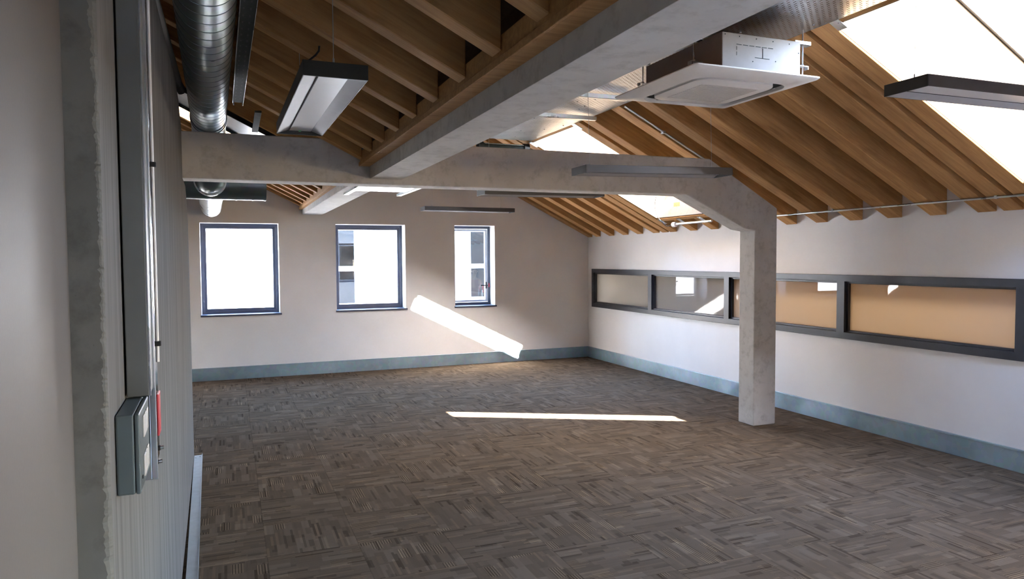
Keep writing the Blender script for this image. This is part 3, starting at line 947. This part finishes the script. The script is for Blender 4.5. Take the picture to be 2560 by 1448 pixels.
for (hx, hy) in ((3.225, 3.36), (3.225, 4.05), (2.545, 3.50), (2.545, 4.05)):
    sx = 1 if hx > 3 else -1
    h_ = part(MB().box(hx - .075, hx + .045, hy - .02, hy + .02, 2.862, 2.866).box(hx - .075, hx + .045, hy - .02, hy - .017, 2.862, 2.885).box(hx - .075, hx + .045, hy + .017, hy + .02, 2.862, 2.885), 'hanger_channel', MT['galv'], root)
    part(MB().tube([(hx, hy, 2.960), (hx, hy, 2.695)], .0042, 8), 'threaded_rod', MT['galv'], root)
    part(MB().box(min(hx - sx * .06, hx + sx * .03), max(hx - sx * .06, hx + sx * .03), hy - .016, hy + .016, 2.738, 2.742).box(hx + sx * .03 - .002, hx + sx * .03 + .002, hy - .016, hy + .016, 2.722, 2.742).tube([(hx, hy, 2.742), (hx, hy, 2.752)], .009, 6), 'hanger_lug', MT['galv'], root)

# ------------------------------------------------------------------ suspended lamps
def lamp(L, label, loc, rz, ry, wires, wire_tops, cable=False):
    """built along local x, underside at local z 0; all parts unrotated children of a rotated root"""
    root = thing('suspended_lamp', loc, label, 'lamp', 'slim suspended office lamps')
    Wd, Hh = .222, .052
    h, e = Wd / 2, L / 2
    def pp(mb, name, mat, par=root, **kw):
        o = mb.obj(name, mat, **kw); o.parent = par; return o
    shell = MB().box(-e, e, -h, -h + .004, .0, Hh).box(-e, e, h - .004, h, 0, Hh).box(-e, e, -h, h, Hh - .004, Hh)
    shell = pp(shell, 'housing', MT['lamp_body'], bevel=.0015)
    for s in (-1, 1):
        pp(MB().box(min(s * e, s * (e + .006)), max(s * e, s * (e + .006)), -h, h, -.001, Hh), 'end_cap', MT['lamp_cap'], bevel=.001)
        pp(MB().prism([(s * (h - .004), .001), (s * (h - .056), .020), (s * (h - .056), .022), (s * (h - .004), .004)], lambda u, v, w: (w, u, v), -e + .001, e - .001), 'reflector', MT['lamp_wing'])
    pp(MB().box(-e + .002, e - .002, -h + .058, h - .058, .018, .022), 'diffuser', MT['diffuser'])
    pp(MB().box(-e + .04, e - .02, h - .061, h - .058, .016, .019), 'slot_line', MT['black'])
    pp(MB().box(e - .012, e - .006, -.006, .006, .014, .0175), 'indicator', MT['green'])
    for wxp, top in zip(wires, wire_tops):
        wr = pp(MB().tube([(wxp, 0, Hh), (wxp + top[1], 0, top[0])], .0014, 6), 'suspension_wire', MT['galv'])
        pp(MB().tube([(0, 0, Hh), (0, 0, Hh + .028)], [.0045, .0035], 8), 'gripper', MT['galv'], par=wr).location = (wxp, 0, 0)
    if cable:
        pts = [(-e + .25 + .03 * math.sin(t * 3), .05 + .03 * math.sin(t * 5), Hh + .005 + .12 * t) for t in [k / 8 for k in range(9)]]
        pp(MB().tube(pts, .004, 8), 'flex', MT['black'])
    root.rotation_euler = (0, ry, rz)
    return root
lamp(1.2, 'hanging lamp seen from below at the left, its white diffuser facing down, green indicator', (.351, 3.14, 2.23), math.radians(90.7), 0, (-.55, .55), ((.42, 0), (.42, 0)), True)
lamp(1.2, 'hanging lamp at the right edge of the photo below the near skylight', (3.41, 2.30, 2.33), math.radians(-1.0), 0, (-.55, .42), ((.60, 0), (.52, .22)))
lamp(1.2, 'hanging lamp in front of the concrete frame shoulder, nearest the column', (2.86, 4.40, 2.192), math.radians(-.5), -.022, (-.52, .50), ((.74, 0), (.58, 0)))
lamp(1.2, 'hanging lamp just beyond the concrete frame, partly hidden by its beam', (2.74, 6.11, 2.181), 0, -.010, (-.52, .52), ((.7, 0), (.55, 0)))
lamp(1.24, 'smallest looking hanging lamp, in front of the end wall above the narrow window', (2.985, 9.06, 2.228), 0, 0.004, (-.5, .46), ((.80, 0), (.64, 0)))

# ------------------------------------------------------------------ spiral duct and branch
dx = lambda y, x0=-.007: x0 - .0197 * y
def spiral(y0, y1, zc, R, x_of, pitch=.115, seg=40):
    """duct wound from strip: the lock seam is a helix, so the rows of the mesh follow the helix"""
    prof = [(0.0, .0014), (.030, .0016), (.060, .0014), (.064, 0), (.12, 0), (.5, 0), (.94, 0), (.996, 0)]   # (fraction of the pitch, height)
    m_n = len(prof)
    turns = int((y1 - y0) / pitch)
    vs, fs, mi = [], [], []
    rows = turns * m_n
    for i in range(rows + 1):
        t, h = prof[i % m_n]
        for k in range(seg):
            y = y0 + ((i // m_n) + t + k / seg) * pitch
            a = 2 * math.pi * k / seg
            vs.append((x_of(y) + (R + h) * math.cos(a), y, zc + (R + h) * math.sin(a)))
    for i in range(rows):
        for k in range(seg):
            k2, i2 = (k + 1, i) if k < seg - 1 else (0, i + m_n)
            if i2 + 1 > rows:
                continue
            fs.append((i * seg + k, i2 * seg + k2, (i2 + 1) * seg + k2, (i + 1) * seg + k))
            mi.append(1 if i % m_n in (0, 1, 2) else 0)
    m = MB()
    m.v, m.f, m.mi = vs, fs, mi
    return m
ZD = 2.70
root = thing('spiral_duct', (dx(3.5), 3.5, ZD - .125), 'large galvanised spiral duct running overhead above the grey left wall', 'duct')
bpy.context.view_layer.update()
part(spiral(.5, 6.02, ZD, .125, dx), 'duct_run', [MT['galv_duct'], MT['galv_seam']], root, smooth=True)
part(MB().tube([(dx(5.99), 5.99, ZD), (dx(6.03), 6.03, ZD)], .134, 40).tube([(dx(5.90), 5.90, ZD), (dx(5.912), 5.912, ZD)], .131, 40), 'collar', MT['galv_duct'], root, smooth=True)
bend = []
for k in range(13):
    t = k / 12
    y = 5.95 + .78 * t
    z = ZD - (ZD - 2.30) * (3 * t * t - 2 * t ** 3)
    bend.append((dx(y), y, z))
part(MB().tube(bend, .125, 40), 'bend', MT['galv_duct'], root, smooth=True)
root2 = thing('branch_duct', (0, 6.9, 2.14), 'galvanised cross duct below the beam, at right angles to the spiral duct', 'duct')
bpy.context.view_layer.update()
mb = MB().tube([(-.62, 6.90, 2.29), (.325, 6.90, 2.29)], .148, 40)
part(mb, 'duct_run', MT['galv_duct'], root2, smooth=True)
for x in (.315, .21, .07):
    part(MB().tube([(x - .006, 6.90, 2.29), (x + .006, 6.90, 2.29)], .1515, 40), 'seam', MT['galv_duct'], root2, smooth=True)
part(MB().tube([(dx(6.745), 6.735, 2.295), (dx(6.8), 6.80, 2.295)], .134, 40), 'spigot', MT['galv'], root2, smooth=True)
root3 = thing('spiral_duct', (dx(8.5), 8.5, 2.165), 'bright spiral duct beyond the cross duct, pointing at the end wall above the widest window', 'duct')
bpy.context.view_layer.update()
part(spiral(7.06, 9.95, 2.288, .125, dx), 'duct_run', [MT['galv'], MT['galv_seam']], root3, smooth=True)
part(MB().tube([(dx(9.86), 9.86, 2.288), (dx(9.865), 9.865, 2.288)], .125, 40), 'end_plate', MT['galv'], root3)

# cable tray beside the duct
root = thing('cable_tray', (.085, 4.2, 2.72), 'narrow dark perforated cable tray hanging to the right of the spiral duct', 'cable tray')
bpy.context.view_layer.update()
tx = lambda y: .104 - .0105 * (y - 3.3)
mb = MB()
mb.hexa([(tx(2) - .036, 2, 2.72), (tx(2) + .036, 2, 2.72), (tx(5.45) + .036, 5.45, 2.72), (tx(5.45) - .036, 5.45, 2.72)], [(tx(2) - .036, 2, 2.7215), (tx(2) + .036, 2, 2.7215), (tx(5.45) + .036, 5.45, 2.7215), (tx(5.45) - .036, 5.45, 2.7215)])
part(mb, 'base', MT['dark_steel'], root)
for s in (-1, 1):
    a, b = s * .036, s * .034
    lo, hi = min(a, b), max(a, b)
    part(MB().hexa([(tx(2) + lo, 2, 2.715), (tx(2) + hi, 2, 2.715), (tx(5.45) + hi, 5.45, 2.715), (tx(5.45) + lo, 5.45, 2.715)], [(tx(2) + lo, 2, 2.75), (tx(2) + hi, 2, 2.75), (tx(5.45) + hi, 5.45, 2.75), (tx(5.45) + lo, 5.45, 2.75)]), 'rail', MT['galv'], root)
    part(MB().tube([(tx(5.4) + s * .03, 5.40, 2.78), (tx(5.4) + s * .03, 5.40, 2.69)], .004, 8), 'hanger_rod', MT['galv'], root)
mb = MB()
for k in range(33):
    y = 2.1 + k * .1
    for s in (-.018, .012):
        mb.box(tx(y) + s - .004, tx(y) + s + .003, y, y + .03, 2.7192, 2.7202)
part(mb, 'slots', MT['black'], root)

# sloping tray under the left rafters and its level stretch below the beam
root = thing('cross_tray', (0, 6.15, 2.6), 'perforated tray sloping down under the left rafters behind the spiral duct', 'cable tray')
bpy.context.view_layer.update()
zt = lambda x: zl(x) - .012
mb = MB().hexa([(-.95, 6.10, zt(-.95)), (.80, 6.10, zt(.80)), (.80, 6.86, zt(.80)), (-.95, 6.86, zt(-.95))], [(-.95, 6.10, zt(-.95) + .0015), (.80, 6.10, zt(.80) + .0015), (.80, 6.86, zt(.80) + .0015), (-.95, 6.86, zt(-.95) + .0015)])
part(mb, 'sheet', MT['perf_x'], root)
for y in (6.085, 6.86):
    part(MB().hexa([(-.95, y, zt(-.95) - .028), (.80, y, zt(.80) - .028), (.80, y + .02, zt(.80) - .028), (-.95, y + .02, zt(-.95) - .028)], [(-.95, y, zt(-.95) + .05), (.80, y, zt(.80) + .05), (.80, y + .02, zt(.80) + .05), (-.95, y + .02, zt(-.95) + .009)]), 'rail', MT['dark_steel'], root)
part(MB().hexa([(.19, 5.36, 2.64), (.235, 5.36, 2.64), (.235, 6.06, 2.62), (.19, 6.06, 2.62)], [(.19, 5.36, 2.655), (.235, 5.36, 2.655), (.235, 6.06, 2.635), (.19, 6.06, 2.635)]), 'support_arm', MT['dark_steel'], root)
root = thing('cross_tray', (1.2, 6.0, 2.18), 'short bright perforated tray hanging just below the far concrete beam', 'cable tray')
bpy.context.view_layer.update()
part(MB().box(.96, 1.46, 5.62, 6.16, 2.186, 2.1875), 'sheet', MT['perf_x'], root)
for x in (.945, 1.415):
    part(MB().box(x, x + .042, 5.58, 6.36, 2.168, 2.171).box(x, x + .003, 5.58, 6.36, 2.168, 2.186).box(x + .039, x + .042, 5.58, 6.36, 2.168, 2.186), 'strut', MT['galv'], root)

# ------------------------------------------------------------------ left wall fittings
tag(MB().tube([(-.262, 1.5, 2.63), (-.262, 3.2, 2.642), (-.268, 4.1, 2.668), (-.270, 4.68, 2.682), (-.268, 4.77, 2.668), (-.244, 4.81, 2.63)], .027, 14).obj('black_pipe', MT['black'], smooth=True), 'black lagged pipe lying along the top of the grey left wall', 'pipe')
def skew(mb):
    return mb
def wbox(o0, o1, y0, y1, z0, z1):
    """box standing off the left wall by o0..o1"""
    a = [(wx(y0) + o0, y0, z0), (wx(y0) + o1, y0, z0), (wx(y1) + o1, y1, z0), (wx(y1) + o0, y1, z0)]
    b = [(p[0], p[1], z1) for p in a]
    return a, b
root = thing('cable_trunking', (wx(1.78), 1.78, 1.29), 'grey steel cable trunking running up the left wall above the switch box', 'trunking')
bpy.context.view_layer.update()
part(MB().hexa(*wbox(.004, .048, 1.727, 1.835, 1.304, 2.55)), 'duct_body', MT['trunk'], root, bevel=.002)
part(MB().hexa(*wbox(.048, .051, 1.727, 1.735, 1.304, 2.55)).hexa(*wbox(.048, .051, 1.826, 1.835, 1.304, 2.55)), 'cover_lip', MT['galv'], root)
root = thing('steel_channel', (wx(1.95), 1.95, 1.08), 'shiny galvanised channel fixed up the left wall beyond the grey trunking', 'channel')
bpy.context.view_layer.update()
part(MB().hexa(*wbox(.004, .040, 1.842, 2.085, 1.085, 2.55)), 'back_plate', MT['channel'], root, bevel=.002)
part(MB().hexa(*wbox(.040, .052, 1.842, 1.850, 1.085, 2.55)), 'lip', MT['galv'], root, bevel=.001)
root = thing('thin_conduit', (wx(1.93) + .055, 1.93, 1.35), 'thin pale conduit on the shiny channel, held by two black clips', 'conduit')
bpy.context.view_layer.update()
cx = wx(1.93) + .052
part(MB().tube([(cx, 1.93, 1.352), (cx, 1.93, 2.55)], .0042, 10), 'pipe', MT['white'], root, smooth=True)
for z in (1.833, 1.397):
    part(MB().box(cx - .009, cx + .009, 1.922, 1.938, z - .006, z + .006), 'clip', MT['black'], root, bevel=.002)
root = thing('red_plate', (wx(2.03) + .04, 2.03, 1.14), 'small red plate on the lower end of the shiny wall channel', 'sign')
bpy.context.view_layer.update()
part(MB().hexa(*wbox(.0405, .046, 2.01, 2.075, 1.150, 1.258)), 'plate', MT['red'], root, bevel=.002)
for k, (y, z) in enumerate(((1.93, 1.105), (2.0, 1.122))):
    root = thing('cable_gland', (wx(y) + .045, y, z), ['lower black and silver cable gland on the shiny wall channel', 'upper black and silver cable gland on the shiny wall channel'][k], 'cable gland', 'cable glands')
    bpy.context.view_layer.update()
    gx = wx(y)
    part(MB().tube([(gx + .040, y, z), (gx + .048, y, z)], .0065, 10), 'nut', MT['black'], root, smooth=True)
    part(MB().tube([(gx + .047, y, z), (gx + .056, y, z + .001)], .0048, 10), 'body', MT['galv'], root, smooth=True)
# metal-clad switch box
root = thing('switch_box', (wx(1.66), 1.66, 1.13), 'grey metal-clad switch box with white rockers on the left wall', 'switch')
bpy.context.view_layer.update()
BZ0, BZ1, BY0, BY1 = 1.142, 1.300, 1.546, 1.752
part(MB().hexa(*wbox(.001, .0335, BY0, BY1, BZ0, BZ1)), 'back_box', MT['box'], root, bevel=.004, segs=3)
cov = part(MB().hexa(*wbox(.0342, .0430, BY0, BY1, BZ0, BZ1)), 'cover_plate', MT['box'], root, bevel=.003, segs=3)
for zc in (1.182, 1.262):
    for k in range(3):
        yy = BY0 + .062 + k * .036
        a, b = wbox(.0425, .0462, yy, yy + .028, zc - .022, zc + .022)
        subpart(MB().hexa(a, b), 'rocker', MT['switch'], cov, root, 'white rocker', bevel=.0015)
a, b = wbox(.0425, .0445, BY0 + .030, BY0 + .038, 1.164, 1.170)
subpart(MB().hexa(a, b), 'screw', MT['black'], cov, root)

# ------------------------------------------------------------------ conduits on the right slope and the skylight winder
def to_w(Mx, p): return Mx @ Vector(p)
root = thing('eaves_conduit', (5.18, 4.5, 2.0), 'thin galvanised conduit running along the eaves under the right rafters', 'conduit')
bpy.context.view_layer.update()
part(MB().tube([(5.178, 1.5, 2.026), (5.178, 5.72, 2.016)], .0085, 10), 'pipe', MT['galv'], root, smooth=True)
for y in (5.0, 3.50, 2.0):
    part(MB().box(5.166, 5.190, y - .010, y + .010, 2.010, 2.034), 'clip', MT['galv'], root, bevel=.002)
root = thing('sloping_conduit', (3.7, 5.64, 2.75), 'thin galvanised conduit running down the side of a rafter behind the concrete frame', 'conduit')
bpy.context.view_layer.update()
pa, pb = Vector((3.34, 5.62, zr(3.34) + .012)), Vector((4.6, 5.62, zr(4.6) + .012))
part(MB().tube([pa, pb], .009, 10), 'pipe', MT['galv'], root, smooth=True)
pm = pa.lerp(pb, .33)
part(MB().box(pm.x - .012, pm.x + .012, 5.608, 5.65, pm.z - .012, pm.z + .012), 'clip', MT['galv'], root)
root = thing('window_winder', (5.1, 7.1, 2.02), 'tubular skylight opener with a round motor end below the far skylight', 'motor')
bpy.context.view_layer.update()
part(MB().tube([(5.13, 6.70, 2.015), (5.13, 7.42, 2.012)], .014, 12), 'rod', MT['galv'], root, smooth=True)
part(MB().tube([(5.13, 7.40, 2.008), (5.13, 7.46, 2.006)], [.030, .034], 14), 'motor', MT['white'], root, smooth=True)
cab = [Vector((5.10, 7.47, 2.00)), Vector((5.08, 7.52, 1.99)), Vector((5.04, 7.55, 2.03)), Vector((4.96, 7.56, 2.12)), Vector((4.90, 7.52, 2.24)), Vector((4.86, 7.42, 2.38))]
sm = []
for i in range(len(cab) - 1):
    p0, p1, p2, p3 = cab[max(i - 1, 0)], cab[i], cab[i + 1], cab[min(i + 2, len(cab) - 1)]
    for k in range(6):
        t = k / 6
        sm.append(.5 * ((2 * p1) + (-p0 + p2) * t + (2 * p0 - 5 * p1 + 4 * p2 - p3) * t * t + (-p0 + 3 * p1 - 3 * p2 + p3) * t ** 3))
part(MB().tube(sm, .0045, 8), 'cable', MT['black'], root, smooth=True)

# ------------------------------------------------------------------ outside
struct(MB().box(-30, 40, YB + .36, 60, -3.2, -3.0).obj('floor_outside', MT['paving']), 'paved yard outside')
YF = 16.5
holes = [(2.0, 2.74, .45, 2.34), (5.44, 6.20, .52, 2.33)]
mb = MB().plate(rect(-14, 22, -3.0, 3.5), [rect(*h) for h in holes], XZ, YF, YF + .25)
fac = mb.obj('neighbouring_building', MT['clad'])
tag(fac, 'sunlit white clad building across the yard, seen through the end wall windows', 'building')
o = MB().plate(rect(-14, 22, -3.0, 3.5), [], XZ, YF + 3.2, YF + 3.3).obj('back_wall', MT['room']); o.parent = fac
o = MB().box(-14, 22, YF + .25, YF + 3.2, -.62, -.42).box(-14, 22, YF + .25, YF + 3.2, 3.0, 3.2).obj('storey_floor', MT['room']); o.parent = fac
for (a, b, c, d) in holes:
    zm = (c + d) / 2
    f = MB().plate(rect(a, b, c, d), [rect(a + .06, b - .06, zm + .05, d - .07), rect(a + .06, b - .06, c + .14, zm - .06)], XZ, YF + .04, YF + .12).obj('sash_window', MT['upvc'])
    f.parent = fac
    p = MB().box(a + .055, b - .055, YF + .07, YF + .076, c + .06, d - .06).obj('pane', MT['dimmed_glass']); p.parent = f
struct(MB().box(6.9, 9.2, 9.4, 10.9, -3.1, 9.0).obj('wall_shade_block', MT['paving']), 'unseen block added to shade the right part of the facade')  # out-of-view blocker, added to keep sun off part of the facade
# the person indoors across the yard
def skin_body(name, joints, edges, mat, sub=2):
    me = bpy.data.meshes.new(name)
    me.from_pydata([j[0] for j in joints], edges, [])
    o = bpy.data.objects.new(name, me); COL.objects.link(o)
    md = o.modifiers.new('skin', 'SKIN')
    lay = me.skin_vertices[0] if me.skin_vertices else None
    if lay is None:
        bm = bmesh.new(); bm.from_mesh(me); bm.verts.layers.skin.verify(); bm.to_mesh(me); bm.free()
        lay = me.skin_vertices[0]
    for i, j in enumerate(joints):
        lay.data[i].radius = j[1] if isinstance(j[1], tuple) else (j[1], j[1])
    lay.data[0].use_root = True
    ss = o.modifiers.new('sub', 'SUBSURF'); ss.levels = sub; ss.render_levels = sub
    md.use_smooth_shade = True
    me.materials.append(mat)
    return o
px, py, pz = 6.25, 18.6, -0.80
J = [((0, 0, .95), (.15, .11)), ((0, 0, 1.15), (.135, .10)), ((.01, .02, 1.38), (.165, .105)), ((.02, 0, 1.50), (.06, .06)), ((.03, -.02, 1.57), (.05, .05)), ((.03, -.03, 1.66), (.078, .09)), ((.03, -.02, 1.75), (.06, .07)),
     ((.19, 0, 1.40), .055), ((.25, -.04, 1.12), .042), ((.17, -.22, 1.00), .032), ((.15, -.29, .99), .028),
     ((-.18, .02, 1.40), .055), ((-.25, 0, 1.12), .042), ((-.23, -.20, .98), .032), ((-.22, -.27, .96), .028),
     ((.09, 0, .86), .085), ((.10, 0, .48), .058), ((.10, 0, .10), .042), ((.10, -.12, .04), .036),
     ((-.09, 0, .86), .085), ((-.10, 0, .48), .058), ((-.10, 0, .10), .042), ((-.10, -.12, .04), .036)]
E_ = [(0, 1), (1, 2), (2, 3), (3, 4), (4, 5), (5, 6), (2, 7), (7, 8), (8, 9), (9, 10), (2, 11), (11, 12), (12, 13), (13, 14), (0, 15), (15, 16), (16, 17), (17, 18), (0, 19), (19, 20), (20, 21), (21, 22)]
person = skin_body('person', J, E_, MT['skin'])
person.location = (px, py, pz + .38)
tag(person, 'person in a salmon pink top standing behind the far window across the yard', 'person')
shirt = skin_body('shirt', [((0, 0, .92), (.165, .125)), ((0, 0, 1.15), (.15, .115)), ((.01, .02, 1.39), (.18, .12)), ((.02, 0, 1.46), (.075, .07)), ((.19, 0, 1.40), .068), ((.24, -.03, 1.18), .056), ((-.18, .02, 1.40), .068), ((-.24, .01, 1.18), .056)],
                  [(0, 1), (1, 2), (2, 3), (2, 4), (4, 5), (2, 6), (6, 7)], MT['shirt'])
shirt.parent = person
tr_ = skin_body('trousers', [((0, 0, .94), (.158, .118)), ((.09, 0, .86), .095), ((.10, 0, .48), .070), ((.10, 0, .12), .056), ((-.09, 0, .86), .095), ((-.10, 0, .48), .070), ((-.10, 0, .12), .056)],
                [(0, 1), (1, 2), (2, 3), (0, 4), (4, 5), (5, 6)], MT['trousers'])
tr_.parent = person
hr = skin_body('hair', [((.03, .015, 1.71), (.088, .080)), ((.03, -.02, 1.785), (.078, .092)), ((.03, .04, 1.64), (.07, .05))], [(0, 1), (0, 2)], MT['hair'])
for s_ in (-1, 1):
    o = MB().tube([(.03 + s_ * .030, -.128, 1.672), (.03 + s_ * .030, -.112, 1.672)], [.006, .010], 10).obj('eye', MT['hair']); o.parent = person
    o = MB().tube([(.03 + s_ * .070, -.03, 1.665), (.03 + s_ * .092, -.02, 1.668)], [.022, .016], 8).obj('ear', MT['skin'], smooth=True); o.parent = person
o = MB().tube([(.03, -.108, 1.680), (.03, -.138, 1.640), (.03, -.110, 1.632)], [.008, .014, .012], 8).obj('nose', MT['skin'], smooth=True); o.parent = person
o = MB().box(.008, .052, -.120, -.100, 1.604, 1.610).obj('mouth', MT['shirt']); o.parent = person
hr.parent = person
